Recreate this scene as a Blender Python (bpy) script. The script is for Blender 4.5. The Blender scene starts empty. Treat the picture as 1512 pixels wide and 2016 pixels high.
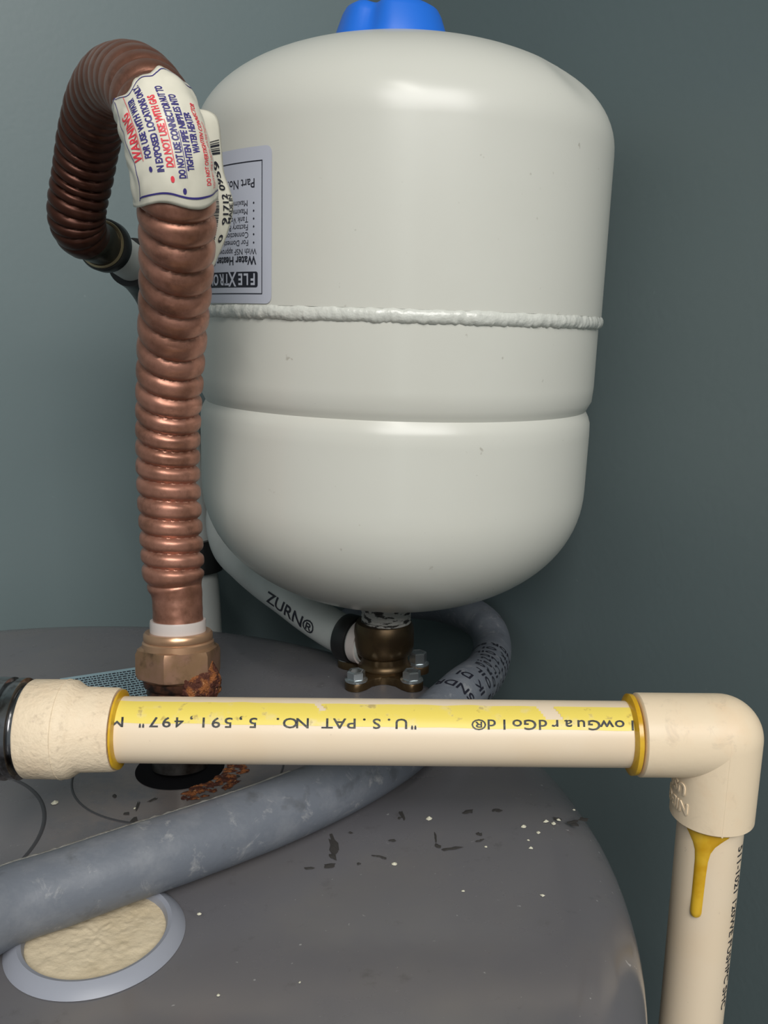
import bpy, bmesh, math, random
from mathutils import Vector, Matrix, noise
random.seed(7)
R = math.radians
PI = math.pi
C = bpy.context.scene.collection

# ------------------------------------------------------------------ camera
FPX = 1750.0                      # focal length in pixels of a 1512 x 2016 frame
PITCH = R(12)
CAM = Vector((0, 0, .185))
cd = bpy.data.cameras.new('camera')
cam = bpy.data.objects.new('camera', cd)
C.objects.link(cam)
cam.location = CAM
cam.rotation_euler = (R(90) - PITCH, 0, 0)
cd.sensor_fit = 'HORIZONTAL'
cd.sensor_width = 36
cd.lens = 36 * FPX / 1512
cd.clip_start = .01
bpy.context.scene.camera = cam

# ------------------------------------------------------------------ world, lamps, exposure
sc = bpy.context.scene
sc.view_settings.view_transform = 'Standard'
sc.view_settings.look = 'None'
sc.view_settings.gamma = 1
sc.view_settings.exposure = .14
sc.view_settings.use_curve_mapping = False
w = bpy.data.worlds.new('world')
sc.world = w
w.use_nodes = True
w.node_tree.nodes['Background'].inputs[0].default_value = (.84, .95, 1, 1)
w.node_tree.nodes['Background'].inputs[1].default_value = .205

def area(name, loc, target, sx, sy, power, col):
    l = bpy.data.lights.new(name, 'AREA')
    l.shape = 'RECTANGLE'; l.size = sx; l.size_y = sy; l.energy = power; l.color = col
    o = bpy.data.objects.new(name, l)
    C.objects.link(o)
    o.location = loc
    d = Vector(target) - Vector(loc)
    o.rotation_euler = d.to_track_quat('-Z', 'Y').to_euler()
    return o
area('ceiling_lamp', (.04, -.62, 1.24), (.0, .40, .15), .46, .05, 8, (1, .97, .90)).rotation_euler.z += R(118)
area('room_light', (.62, -1.75, 1.55), (0, .45, .15), 2.2, 1.1, 61, (1, .975, .94))
area('window_strip', (.08, -1.7, .3), (0, .4, .2), .10, 1.5, 1.1, (.9, 1, .97))

# ------------------------------------------------------------------ helpers
cp, sp = math.cos(PITCH), math.sin(PITCH)
def at(u, v, d):
    """world point that lies d metres deep in front of the camera at photo pixel u, v"""
    x = (u - 756) / FPX * d
    y = -(v - 1008) / FPX * d
    return Vector((x, d * cp + y * sp, CAM.z - d * sp + y * cp))
def onz(u, v, z=0.):
    a = at(u, v, 1) - CAM
    return CAM + a * ((z - CAM.z) / a.z)

def tag(o, label=None, cat=None, group=None, kind=None):
    if label: o['label'] = label
    if cat: o['category'] = cat
    if group: o['group'] = group
    if kind: o['kind'] = kind
    return o
def empty(name, loc=(0, 0, 0)):
    o = bpy.data.objects.new(name, None)
    o.empty_display_size = .02
    o.location = loc
    C.objects.link(o)
    return o
def mesh(name, V, F, mat, parent=None, smooth=True, loc=None):
    me = bpy.data.meshes.new(name)
    me.from_pydata([tuple(v) for v in V], [], F)
    me.update()
    if smooth:
        me.polygons.foreach_set('use_smooth', [True] * len(me.polygons))
    o = bpy.data.objects.new(name, me)
    if mat: me.materials.append(mat)
    C.objects.link(o)
    if parent:
        o.parent = parent
        o.matrix_parent_inverse = Matrix.Translation(parent.location).inverted() if not parent.get('_rot') else Matrix.Identity(4)
    return o
def from_bm(name, bm, mat, parent=None, smooth=True, autosmooth=None):
    bmesh.ops.recalc_face_normals(bm, faces=bm.faces[:])
    me = bpy.data.meshes.new(name)
    bm.to_mesh(me); bm.free()
    if smooth:
        me.polygons.foreach_set('use_smooth', [True] * len(me.polygons))
        if autosmooth: me.set_sharp_from_angle(angle=R(autosmooth))
    o = bpy.data.objects.new(name, me)
    me.materials.append(mat)
    C.objects.link(o)
    if parent:
        o.parent = parent
        o.matrix_parent_inverse = Matrix.Translation(parent.location).inverted() if not parent.get('_rot') else Matrix.Identity(4)
    return o

def lathe(name, prof, mat, parent=None, n=64, M=None, fr=None, sharp=None):
    """prof: list of (r, z); revolve about z, then transform by M"""
    V = []; F = []
    for (r, z) in prof:
        for k in range(n):
            a = 2 * PI * k / n
            rr = r + (fr(a, z) if fr else 0)
            V.append(Vector((rr * math.cos(a), rr * math.sin(a), z)))
    m = len(prof)
    for i in range(m - 1):
        for k in range(n):
            a = i * n + k; b = i * n + (k + 1) % n
            F.append((a, b, b + n, a + n))
    if prof[0][0] > 1e-5: F.append(tuple(range(n - 1, -1, -1)))
    if prof[-1][0] > 1e-5: F.append(tuple((m - 1) * n + k for k in range(n)))
    if M: V = [M @ v for v in V]
    o = mesh(name, V, F, mat, parent)
    me = o.data
    bm = bmesh.new(); bm.from_mesh(me)
    bmesh.ops.remove_doubles(bm, verts=bm.verts[:], dist=1e-6)
    bmesh.ops.recalc_face_normals(bm, faces=bm.faces[:])
    bm.to_mesh(me); bm.free()
    me.polygons.foreach_set('use_smooth', [True] * len(me.polygons))
    me.set_sharp_from_angle(angle=R(sharp or 40))
    return o
def axisM(p, q):
    """matrix whose z axis runs from p to q, origin p"""
    z = (q - p).normalized()
    x = z.orthogonal().normalized()
    y = z.cross(x)
    M = Matrix((x, y, z)).transposed().to_4x4()
    return Matrix.Translation(p) @ M

def catmull(P, t):
    n = len(P)
    t = max(0, min(n - 1 - 1e-9, t)); i = int(t); f = t - i
    p0 = P[max(i - 1, 0)]; p1 = P[i]; p2 = P[min(i + 1, n - 1)]; p3 = P[min(i + 2, n - 1)]
    return [.5 * ((2 * b) + (-a + c) * f + (2 * a - 5 * b + 4 * c - d) * f * f + (-a + 3 * b - 3 * c + d) * f ** 3)
            for a, b, c, d in zip(p0, p1, p2, p3)]
class Path:
    """curve through points; extra channels ride along"""
    def __init__(s, P, samples):
        s.n = samples; s.pts = []; s.ch = []
        for i in range(samples + 1):
            v = catmull(P, (len(P) - 1) * i / samples)
            s.pts.append(Vector(v[:3])); s.ch.append(v[3:])
        s.tan = []
        for i in range(samples + 1):
            a = s.pts[max(i - 1, 0)]; b = s.pts[min(i + 1, samples)]
            s.tan.append((b - a).normalized())
        s.len = [0]
        for i in range(samples): s.len.append(s.len[-1] + (s.pts[i + 1] - s.pts[i]).length)
        # parallel transported frame, starts facing the camera
        s.nor = []
        nrm = CAM - s.pts[0]
        for i in range(samples + 1):
            t = s.tan[i]
            nrm = (nrm - t * nrm.dot(t)).normalized()
            s.nor.append(nrm.copy())
    def camframe(s, i):
        t = s.tan[i]; nrm = CAM - s.pts[i]
        nrm = (nrm - t * nrm.dot(t)).normalized()
        return s.pts[i], t, nrm, t.cross(nrm)
    def at_len(s, L):
        import bisect
        i = min(max(bisect.bisect_right(s.len, L) - 1, 0), s.n - 1)
        f = (L - s.len[i]) / max(1e-9, s.len[i + 1] - s.len[i])
        A = s.camframe(i); B = s.camframe(i + 1)
        return tuple(a.lerp(b, f) for a, b in zip(A, B))
def tube(name, path, rad, mat, parent=None, n=32, cap=True):
    V = []; F = []
    for i in range(path.n + 1):
        p, t, a = path.pts[i], path.tan[i], path.nor[i]
        b = t.cross(a)
        for k in range(n):
            ph = -PI + 2 * PI * k / n
            r = rad(i, ph, path.ch[i])
            V.append(p + (a * math.cos(ph) + b * math.sin(ph)) * r)
    for i in range(path.n):
        for k in range(n):
            q = i * n + k; w_ = i * n + (k + 1) % n
            F.append((q, w_, w_ + n, q + n))
    if cap:
        F.append(tuple(range(n - 1, -1, -1)))
        F.append(tuple(path.n * n + k for k in range(n)))
    o = mesh(name, V, F, mat, parent)
    bm = bmesh.new(); bm.from_mesh(o.data)
    bmesh.ops.recalc_face_normals(bm, faces=bm.faces[:]); bm.to_mesh(o.data); bm.free()
    o.data.set_sharp_from_angle(angle=R(60))
    return o

def text_bm(s, size, bold=0., extrude=0., shear=0., sx=1., align='LEFT', cell=None, grid=None):
    """lettering as flat mesh in x, y (z = extrusion), cut on a grid so it can be bent"""
    bm = bmesh.new()
    def add(st, dx, al):
        cu = bpy.data.curves.new('t', 'FONT')
        cu.body = st; cu.size = size; cu.offset = bold; cu.extrude = extrude; cu.shear = shear
        cu.align_x = al; cu.resolution_u = 3
        ob = bpy.data.objects.new('t', cu)
        me = bpy.data.meshes.new_from_object(ob)
        b2 = len(bm.verts)
        bm.from_mesh(me)
        bm.verts.ensure_lookup_table()
        for v in bm.verts[b2:]:
            v.co.x = v.co.x * sx + dx
        bpy.data.objects.remove(ob); bpy.data.curves.remove(cu); bpy.data.meshes.remove(me)
    if cell:
        for i, ch in enumerate(s):
            if ch != ' ': add(ch, (i + .5) * cell, 'CENTER')
    else:
        add(s, 0, align)
    g = grid or size * .3
    if bm.verts:
        for ax in (0, 1):
            lo = min(v.co[ax] for v in bm.verts); hi = max(v.co[ax] for v in bm.verts)
            k = math.floor(lo / g) + 1
            while k * g < hi:
                co = [0, 0, 0]; no = [0, 0, 0]; co[ax] = k * g; no[ax] = 1
                bmesh.ops.bisect_plane(bm, geom=bm.verts[:] + bm.edges[:] + bm.faces[:], plane_co=co, plane_no=no)
                k += 1
    return bm
def rect_bm(x0, x1, y0, y1, g):
    bm = bmesh.new()
    nx = max(1, int(abs(x1 - x0) / g)); ny = max(1, int(abs(y1 - y0) / g))
    vs = [[bm.verts.new((x0 + (x1 - x0) * i / nx, y0 + (y1 - y0) * j / ny, 0)) for i in range(nx + 1)] for j in range(ny + 1)]
    for j in range(ny):
        for i in range(nx):
            bm.faces.new((vs[j][i], vs[j][i + 1], vs[j + 1][i + 1], vs[j + 1][i]))
    return bm
def join_bm(*bms):
    out = bmesh.new()
    for b in bms:
        me = bpy.data.meshes.new('x'); b.to_mesh(me); b.free(); out.from_mesh(me); bpy.data.meshes.remove(me)
    return out
def move_bm(bm, dx, dy, dz=0):
    for v in bm.verts: v.co += Vector((dx, dy, dz))
    return bm
def bend(name, bm, fn, mat, parent):
    for v in bm.verts: v.co = fn(v.co.x, v.co.y, v.co.z)
    return from_bm(name, bm, mat, parent, smooth=False)

# ------------------------------------------------------------------ materials
def mat(name, col, rough=.5, metal=0., spec=.5, coat=0.):
    m = bpy.data.materials.new(name); m.use_nodes = True
    b = m.node_tree.nodes['Principled BSDF']
    b.inputs['Base Color'].default_value = (*col, 1)
    b.inputs['Roughness'].default_value = rough
    b.inputs['Metallic'].default_value = metal
    b.inputs['Specular IOR Level'].default_value = spec
    b.inputs['Coat Weight'].default_value = coat
    b.inputs['Coat Roughness'].default_value = .08
    return m
def N(m, t, **k):
    n = m.node_tree.nodes.new(t)
    for a, b in k.items(): setattr(n, a, b)
    return n
def L(m, a, b): m.node_tree.links.new(a, b)
def noisemask(m, scale, lo, hi, detail=4., rough=.55, vec=None, distortion=0.):
    tc = N(m, 'ShaderNodeTexCoord')
    n = N(m, 'ShaderNodeTexNoise')
    n.inputs['Scale'].default_value = scale; n.inputs['Detail'].default_value = detail
    n.inputs['Roughness'].default_value = rough; n.inputs['Distortion'].default_value = distortion
    if vec:
        mp = N(m, 'ShaderNodeMapping'); mp.inputs['Scale'].default_value = vec
        L(m, tc.outputs['Object'], mp.inputs['Vector']); L(m, mp.outputs[0], n.inputs['Vector'])
    else:
        L(m, tc.outputs['Object'], n.inputs['Vector'])
    r = N(m, 'ShaderNodeMapRange'); r.inputs['From Min'].default_value = lo; r.inputs['From Max'].default_value = hi
    L(m, n.outputs['Fac'], r.inputs['Value'])
    return r.outputs['Result']
def blend(m, mask, col, amount=1.):
    """mix another colour over whatever drives Base Color"""
    b = m.node_tree.nodes['Principled BSDF']
    mx = N(m, 'ShaderNodeMix', data_type='RGBA')
    if b.inputs['Base Color'].is_linked:
        L(m, b.inputs['Base Color'].links[0].from_socket, mx.inputs['A'])
    else: mx.inputs['A'].default_value = b.inputs['Base Color'].default_value
    mx.inputs['B'].default_value = (*col, 1)
    if amount != 1:
        mu = N(m, 'ShaderNodeMath', operation='MULTIPLY'); mu.inputs[1].default_value = amount
        L(m, mask, mu.inputs[0]); mask = mu.outputs[0]
    L(m, mask, mx.inputs['Factor']); L(m, mx.outputs['Result'], b.inputs['Base Color'])
def bump(m, scale, strength, dist=.001, detail=3.):
    b = m.node_tree.nodes['Principled BSDF']
    tc = N(m, 'ShaderNodeTexCoord'); n = N(m, 'ShaderNodeTexNoise')
    n.inputs['Scale'].default_value = scale; n.inputs['Detail'].default_value = detail
    L(m, tc.outputs['Object'], n.inputs['Vector'])
    bp = N(m, 'ShaderNodeBump'); bp.inputs['Strength'].default_value = strength; bp.inputs['Distance'].default_value = dist
    L(m, n.outputs['Fac'], bp.inputs['Height'])
    if b.inputs['Normal'].is_linked: L(m, b.inputs['Normal'].links[0].from_socket, bp.inputs['Normal'])
    L(m, bp.outputs[0], b.inputs['Normal'])
def roughvar(m, mask, a, b_):
    b = m.node_tree.nodes['Principled BSDF']
    r = N(m, 'ShaderNodeMapRange'); r.inputs['To Min'].default_value = a; r.inputs['To Max'].default_value = b_
    L(m, mask, r.inputs['Value']); L(m, r.outputs[0], b.inputs['Roughness'])

M = {}
M['wall'] = m = mat('teal_wall_paint', (.152, .200, .208), .42, spec=.4)
blend(m, noisemask(m, 3, .4, .7), (.158, .198, .205), .5)
blend(m, noisemask(m, 160, .80, .84, 1), (.30, .36, .36), .3)
bump(m, 260, .12, .0006)
M['ceiling'] = mat('ceiling_paint', (.62, .62, .58), .7)
M['floor'] = m = mat('concrete_floor', (.28, .27, .25), .7); blend(m, noisemask(m, 8, .4, .6), (.2, .19, .18))
M['tank'] = m = mat('tank_enamel', (.62, .62, .565), .26, spec=.45, coat=.0)
blend(m, noisemask(m, 9, .5, .8, 6), (.55, .54, .48), .35)
blend(m, noisemask(m, 220, .74, .79, 2), (.30, .27, .22), .5)
bump(m, 60, .05, .001)
M['weld'] = m = mat('weld_bead_enamel', (.64, .65, .60), .3, spec=.5, coat=.3); bump(m, 260, .5, .0015)
M['blue'] = mat('blue_plastic', (.015, .16, .72), .42)
M['lid'] = m = mat('grey_heater_enamel', (.128, .125, .136), .30, spec=.6)
blend(m, noisemask(m, 14, .45, .75, 8, .65), (.150, .142, .140), .8)
blend(m, noisemask(m, 70, .60, .72, 6, .7), (.045, .038, .034), .35)
blend(m, noisemask(m, 420, .72, .78, 2), (.42, .42, .42), .6)
tc = N(m, 'ShaderNodeTexCoord'); vd = N(m, 'ShaderNodeVectorMath', operation='DISTANCE'); vd.inputs[1].default_value = (-.083, .318, 0)
L(m, tc.outputs['Object'], vd.inputs[0]); mr = N(m, 'ShaderNodeMapRange'); mr.inputs['From Min'].default_value = .058; mr.inputs['From Max'].default_value = .03
L(m, vd.outputs['Value'], mr.inputs['Value']); mu_ = N(m, 'ShaderNodeMath', operation='MULTIPLY')
L(m, mr.outputs[0], mu_.inputs[0]); L(m, noisemask(m, 55, .38, .55, 8, .7), mu_.inputs[1]); blend(m, mu_.outputs[0], (.185, .160, .150), .8)
roughvar(m, noisemask(m, 22, .4, .7, 6), .16, .36)
M['jacket'] = mat('grey_heater_jacket', (.13, .13, .14), .35)
M['line'] = mat('dark_press_line', (.05, .05, .055), .5)
M['copper'] = m = mat('copper', (.43, .205, .145), .36, metal=.62)
blend(m, noisemask(m, 55, .40, .66, 7, .7), (.235, .105, .066), .9)
blend(m, noisemask(m, 130, .55, .70, 6, .7), (.16, .075, .05), .6)
blend(m, noisemask(m, 45, .68, .74, 4), (.17, .17, .15), .7)
roughvar(m, noisemask(m, 90, .35, .7, 5), .28, .48)
ta = N(m, 'ShaderNodeAttribute'); ta.attribute_name = 'rear_dark'; blend(m, ta.outputs['Fac'], (.070, .024, .014), 1.)  # blends to dark brown over the top bend and rear arm
bump(m, 500, .10, .0005)
M['copper_dark'] = m = mat('dark_brown_copper', (.135, .048, .030), .38, metal=.65)  # darker brown tone of the copper
blend(m, noisemask(m, 70, .42, .7, 6), (.055, .022, .014), .9)
M['white_plastic'] = mat('white_nylon', (.54, .485, .46), .3)
M['brass_nut'] = m = mat('brass_nut', (.34, .205, .115), .36, metal=.6)
blend(m, noisemask(m, 90, .45, .6, 6), (.42, .24, .17), .7)
blend(m, noisemask(m, 60, .56, .66, 6), (.10, .065, .035), .8)
M['rust'] = m = mat('rust_crust', (.075, .018, .008), .8)
blend(m, noisemask(m, 260, .48, .58, 6), (.30, .10, .025), .9)
blend(m, noisemask(m, 400, .62, .68, 4), (.50, .26, .12), .7)
bump(m, 700, .9, .002)
M['steel_dark'] = m = mat('dark_steel', (.10, .095, .09), .3, metal=.8); blend(m, noisemask(m, 120, .45, .65, 5), (.04, .03, .025))
M['chrome'] = m = mat('dull_chrome', (.33, .33, .34), .18, metal=1.); blend(m, noisemask(m, 200, .5, .65, 5), (.08, .06, .05), .8)
M['bolt'] = mat('zinc_bolt', (.55, .60, .62), .25, metal=.9)
M['bronze'] = m = mat('dark_bronze', (.095, .062, .030), .36, metal=.75); blend(m, noisemask(m, 90, .42, .65, 5), (.055, .036, .02), .8)
M['black'] = mat('black_crimp', (.012, .012, .012), .35)
M['brass_dark'] = m = mat('old_brass', (.075, .065, .045), .3, metal=.8); blend(m, noisemask(m, 120, .45, .65, 5), (.05, .045, .035), .8)
M['brass_ring'] = mat('brass_ring', (.42, .34, .20), .3, metal=.9)
M['pex'] = m = mat('white_pex', (.50, .52, .50), .42); blend(m, noisemask(m, 50, .5, .7), (.42, .43, .41), .5)
M['hose'] = m = mat('grey_rubber', (.135, .150, .178), .48, spec=.35)
blend(m, noisemask(m, 60, .48, .72, 8, .7), (.24, .25, .27), .5)
blend(m, noisemask(m, 110, .575, .70, 7, .72, distortion=.6), (.36, .36, .36), .6)
blend(m, noisemask(m, 90, .60, .72, 5), (.06, .062, .065), .5)
bump(m, 300, .18, .001)
M['hose_dust'] = m = mat('dusty_ridge', (.40, .39, .37), .9); bump(m, 800, .6, .001)
M['cpvc'] = m = mat('tan_cpvc', (.80, .66, .49), .36, spec=.45)
blend(m, noisemask(m, 30, .5, .8), (.78, .60, .40), .5)
blend(m, noisemask(m, 330, .66, .74, 6, .7), (.34, .26, .17), .50)
M['cpvc_fit'] = m = mat('tan_fitting', (.82, .67, .48), .42, spec=.4)
blend(m, noisemask(m, 60, .5, .75, 5), (.80, .57, .36), .55)
blend(m, noisemask(m, 120, .56, .74, 8, .7, distortion=.8), (.50, .40, .29), .5)
bump(m, 400, .10, .0006)
M['cpvc_dirty'] = m = mat('tan_fitting_gritty', (.80, .66, .48), .55, spec=.35)
blend(m, noisemask(m, 60, .5, .75, 5), (.74, .56, .38), .55)
blend(m, noisemask(m, 330, .58, .70, 6), (.50, .40, .29), .5)
bump(m, 650, .45, .0007)
M['stripe'] = m = mat('yellow_stripe_ink', (.84, .67, .13), .4)
blend(m, noisemask(m, 120, .56, .68, 6), (.80, .66, .34), .8)
blend(m, noisemask(m, 240, .62, .70, 5), (.35, .24, .08), .6)
M['cement'] = m = mat('yellow_cement', (.62, .34, .012), .22, spec=.6)
blend(m, noisemask(m, 130, .42, .62, 3), (.72, .44, .03), .9)
M['ink'] = m = mat('black_ink', (.035, .038, .045), .5); blend(m, noisemask(m, 500, .55, .66, 3), (.16, .15, .11), .6)
M['ink2'] = mat('label_black_ink', (.012, .012, .022), .5)
M['navy'] = mat('navy_ink', (.045, .035, .20), .5)
M['red'] = mat('red_ink', (.75, .045, .07), .5)
M['paper'] = m = mat('cream_label', (.72, .69, .58), .38); blend(m, noisemask(m, 70, .5, .75, 5), (.60, .57, .47), .6)
M['silver_label'] = mat('pale_label', (.50, .52, .60), .40)
M['blue_label'] = mat('pale_blue_sticker', (.28, .40, .45), .45)
M['foam'] = m = mat('beige_foam', (.64, .54, .38), .85)
blend(m, noisemask(m, 45, .45, .7, 6), (.50, .40, .25), .7); bump(m, 420, .5, .0008)
M['gasket'] = m = mat('translucent_gasket', (.29, .305, .355), .42, spec=.4)
m.node_tree.nodes['Principled BSDF'].inputs['Subsurface Weight'].default_value = .15
m.node_tree.nodes['Principled BSDF'].inputs['Subsurface Radius'].default_value = (.004, .004, .004)
M['tape'] = m = mat('thread_tape', (.42, .41, .38), .6)
blend(m, noisemask(m, 160, .50, .56, 4, vec=(1, 1, 3)), (.03, .028, .025)); bump(m, 500, .7, .002)
M['flake'] = mat('dark_flake', (.035, .032, .030), .8)
M['crumb'] = mat('pale_crumb', (.62, .60, .48), .8)

# ------------------------------------------------------------------ the closet
TH = R(29)
CORNER = Vector((-.0155, .720, 0))
dl = Vector((-math.cos(TH), -math.sin(TH), 0))      # along the left wall
dr = Vector((math.sin(TH), -math.cos(TH), 0))       # along the right wall
ZF, ZC = -1.20, 1.30
def slab(name, pts, z0, z1, m_):
    V = [Vector((p.x, p.y, z0)) for p in pts] + [Vector((p.x, p.y, z1)) for p in pts]
    n = len(pts)
    F = [tuple(range(n))[::-1], tuple(range(n, 2 * n))] + [(i, (i + 1) % n, (i + 1) % n + n, i + n) for i in range(n)]
    o = mesh(name, V, F, m_, smooth=False)
    o['kind'] = 'structure'
    return o
T = .10; WL, WR = 1.5, 1.7
slab('wall_left', [CORNER, CORNER + dl * WL, CORNER + dl * WL - dr * T, CORNER - dr * T], ZF, ZC, M['wall'])
slab('wall_right', [CORNER - dr * T, CORNER - dr * T - dl * T, CORNER + dr * WR - dl * T, CORNER + dr * WR], ZF, ZC, M['wall'])
base = [CORNER - dr * T - dl * T, CORNER + dr * 1.0 - dl * T, CORNER + dr * 1.0 + dl * WL, CORNER + dl * WL - dr * T]
slab('floor', [CORNER - dr * T - dl * T, CORNER + dr * 4.5 - dl * T, CORNER + dr * 4.5 + dl * 3, CORNER + dl * 3 - dr * T], ZF - .1, ZF, M['floor'])
slab('ceiling', base, ZC, ZC + .1, M['ceiling'])

# ------------------------------------------------------------------ water heater
HC = Vector((-.175, .2865, 0)); HR = .2600
wh = empty('water_heater', (HC.x, HC.y, ZF))
tag(wh, 'large round grey water heater with dusty scuffed top below the plumbing', 'water heater')
HM = Matrix.Translation(HC)
prof = [(0, 0), (.10, 0), (.20, 0), (.235, 0)]
for k in range(1, 11):
    a = PI / 2 * k / 10
    prof.append((.235 + .025 * math.sin(a), -.016 * (1 - math.cos(a))))
prof += [(.2600, -.04), (.2595, -.045)]
lathe('top_pan', prof, M['lid'], wh, 160, HM)
lathe('jacket', [(.2570, -.045), (.2570, ZF + .02), (.245, ZF)], M['jacket'], wh, 96, HM)
def ringmesh(name, c, r0, r1, z, h, mt, parent, n=96, a0=0, a1=2 * PI):
    """thin raised or pressed ring lying on the lid"""
    V = []; F = []
    for k in range(n + 1):
        a = a0 + (a1 - a0) * k / n
        for (r, zz) in ((r0, z), ((r0 + r1) / 2, z + h), (r1, z)):
            V.append(Vector((c[0] + r * math.cos(a), c[1] + r * math.sin(a), zz)))
    for k in range(n):
        for j in range(2):
            q = k * 3 + j
            F.append((q, q + 3, q + 4, q + 1))
    return mesh(name, V, F, mt, parent)
HOLE = Vector((-.0866, .347, 0))
ringmesh('pressed_ring', HOLE, .0432, .0441, .0001, .0005, M['line'], wh)
ringmesh('pressed_ring', (-.182, .290), .0545, .0560, .0001, .0006, M['line'], wh)
# dark hole around the nipple
lathe('nipple_hole', [(0, .0006), (.0180, .0006), (.0186, .0002)], mat('hole_shadow', (.006, .006, .007), .9, spec=.05), wh, 48, Matrix.Translation(HOLE))
# gasket ring with the beige foam
GC = Vector((-.0885, .2405, 0))
gp = [(.0208, -.0005), (.0209, .0016), (.0215, .0028), (.0228, .0033), (.0245, .0024), (.0262, .0010), (.0268, .0002)]
lathe('gasket_ring', gp, M['gasket'], wh, 96, Matrix.Translation(GC)).data.polygons
bm = bmesh.new()
rows = 26
vs = {}
for i in range(rows + 1):
    for j in range(96):
        if i == 0 and j: continue
        r = .0211 * i / rows; a = 2 * PI * j / 96
        x, y = r * math.cos(a), r * math.sin(a)
        z = .0006 + .0003 * noise.noise(Vector((x * 180, y * 180, 0))) + .0003 * noise.noise(Vector((x * 600, y * 600, 3)))
        vs[i, j] = bm.verts.new((GC.x + x, GC.y + y, max(z, .0002)))
for i in range(rows):
    for j in range(96):
        k = (j + 1) % 96
        if i == 0: bm.faces.new((vs[0, 0], vs[1, j], vs[1, k]))
        else: bm.faces.new((vs[i, j], vs[i + 1, j], vs[i + 1, k], vs[i, k]))
from_bm('foam_insulation', bm, M['foam'], wh)
# paper notice lying on the lid behind the nut
sd = [onz(118, 1338), onz(292, 1312), onz(300, 1385), onz(190, 1392)]
ex = (sd[1] - sd[0]).normalized(); ey = Vector((-ex.y, ex.x, 0)) * -1
def notice(x, y, z=0): return sd[0] + ex * x + ey * y + Vector((0, 0, .0006 + z))
ns = bend('notice_sticker', rect_bm(0, .060, 0, .075, .02), notice, M['blue_label'], wh)
bms = []
for row in range(22):
    x = .004; y = .004 + row * .0031
    while x < .055:
        wdt = random.uniform(.0008, .0022)
        bms.append(rect_bm(x, x + wdt, y, y + .0014, 1)); x += wdt + .0005
pr = bend('fine_print', join_bm(*bms), lambda x, y, z: notice(x, y, .0002), M['ink2'], ns)
pr['kind'] = 'stuff'

# rust stain flakes around the hole, dark flakes and pale crumbs: uncountable dirt
def blob(bm, c, rx, ry, h, rot, n=9, jag=.45):
    ce = bm.verts.new((c.x, c.y, c.z + h))
    vv = []
    for k in range(n):
        a = 2 * PI * k / n; s = 1 + random.uniform(-jag, jag)
        x, y = rx * s * math.cos(a), ry * s * math.sin(a)
        vv.append(bm.verts.new((c.x + x * math.cos(rot) - y * math.sin(rot), c.y + x * math.sin(rot) + y * math.cos(rot), c.z + .0002)))
    for k in range(n): bm.faces.new((ce, vv[k], vv[(k + 1) % n]))
bm = bmesh.new()
flk = [(918, 1600, 16, 5, .3), (975, 1597, 14, 5, .1), (860, 1668, 8, 7, 0), (890, 1672, 22, 4, .15), (858, 1650, 3, 9, 0),
       (945, 1645, 8, 5, 0), (945, 1656, 8, 4, .4), (1120, 1622, 22, 6, .5), (1145, 1616, 14, 6, .4), (1100, 1612, 12, 3, -.6),
       (790, 1600, 4, 14, .2), (788, 1612, 6, 4, 0), (775, 1655, 10, 3, -.2), (740, 1687, 16, 3, -.2), (755, 1690, 12, 3, -.5),
       (705, 1702, 7, 4, 0), (660, 1672, 10, 22, .2), (655, 1690, 12, 10, .3), (640, 1705, 18, 5, 0), (225, 1567, 8, 5, 0),
       (270, 1590, 4, 15, .1), (268, 1612, 8, 8, 0), (250, 1604, 7, 4, .4), (300, 1575, 12, 3, 1), (540, 1568, 8, 4, 1), (470, 1528, 5, 4, 0),
       (850, 1358, 6, 3, 0), (610, 1710, 12, 4, 0), (690, 1640, 7, 3, .5)]
for (u, v, a, b, r) in flk:
    c = onz(u, v); k = (c - CAM).length / FPX
    for q in range(2):
        blob(bm, c + Vector((random.uniform(-a, a) * k * .5, random.uniform(-b, b) * k * .8, 0)), a * k * random.uniform(.35, .8), b * k * 1.4 * random.uniform(.5, .9), .0004, r)
tag(from_bm('dirt_flakes', bm, M['flake'], smooth=False), 'thin dark flakes of dirt scattered over the grey heater top', 'dirt', kind='stuff')
bm = bmesh.new()
for (u, v, s) in [(845, 1612, 6), (108, 1581, 6), (776, 1702, 5), (957, 1668, 3), (912, 1755, 3), (1068, 1764, 4), (1030, 1628, 5), (1060, 1640, 4),
                  (1075, 1618, 5), (1090, 1622, 5), (1100, 1615, 4), (393, 1800, 4), (430, 1960, 3), (1045, 1670, 4), (1040, 1655, 3), (1130, 1595, 3),
                  (590, 1935, 2), (265, 1592, 3)]:
    c = onz(u, v); k = (c - CAM).length / FPX
    blob(bm, c, s * k, s * k, s * k * .9, 0, 7, .35)
tag(from_bm('pale_crumbs', bm, M['crumb'], smooth=False), 'pale crumbs sprinkled on the grey heater top', 'crumbs', kind='stuff')
bm = bmesh.new()
for q in range(60):
    a = random.uniform(R(-75), R(8)); r = random.uniform(.0185, .028)
    blob(bm, HOLE + Vector((r * math.cos(a), r * math.sin(a), 0)), random.uniform(.0008, .003), random.uniform(.0006, .002), random.uniform(.0003, .001), random.uniform(0, 3))
ru = from_bm('rust_stain', bm, M['rust'], wh, smooth=False); ru['kind'] = 'stuff'

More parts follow.
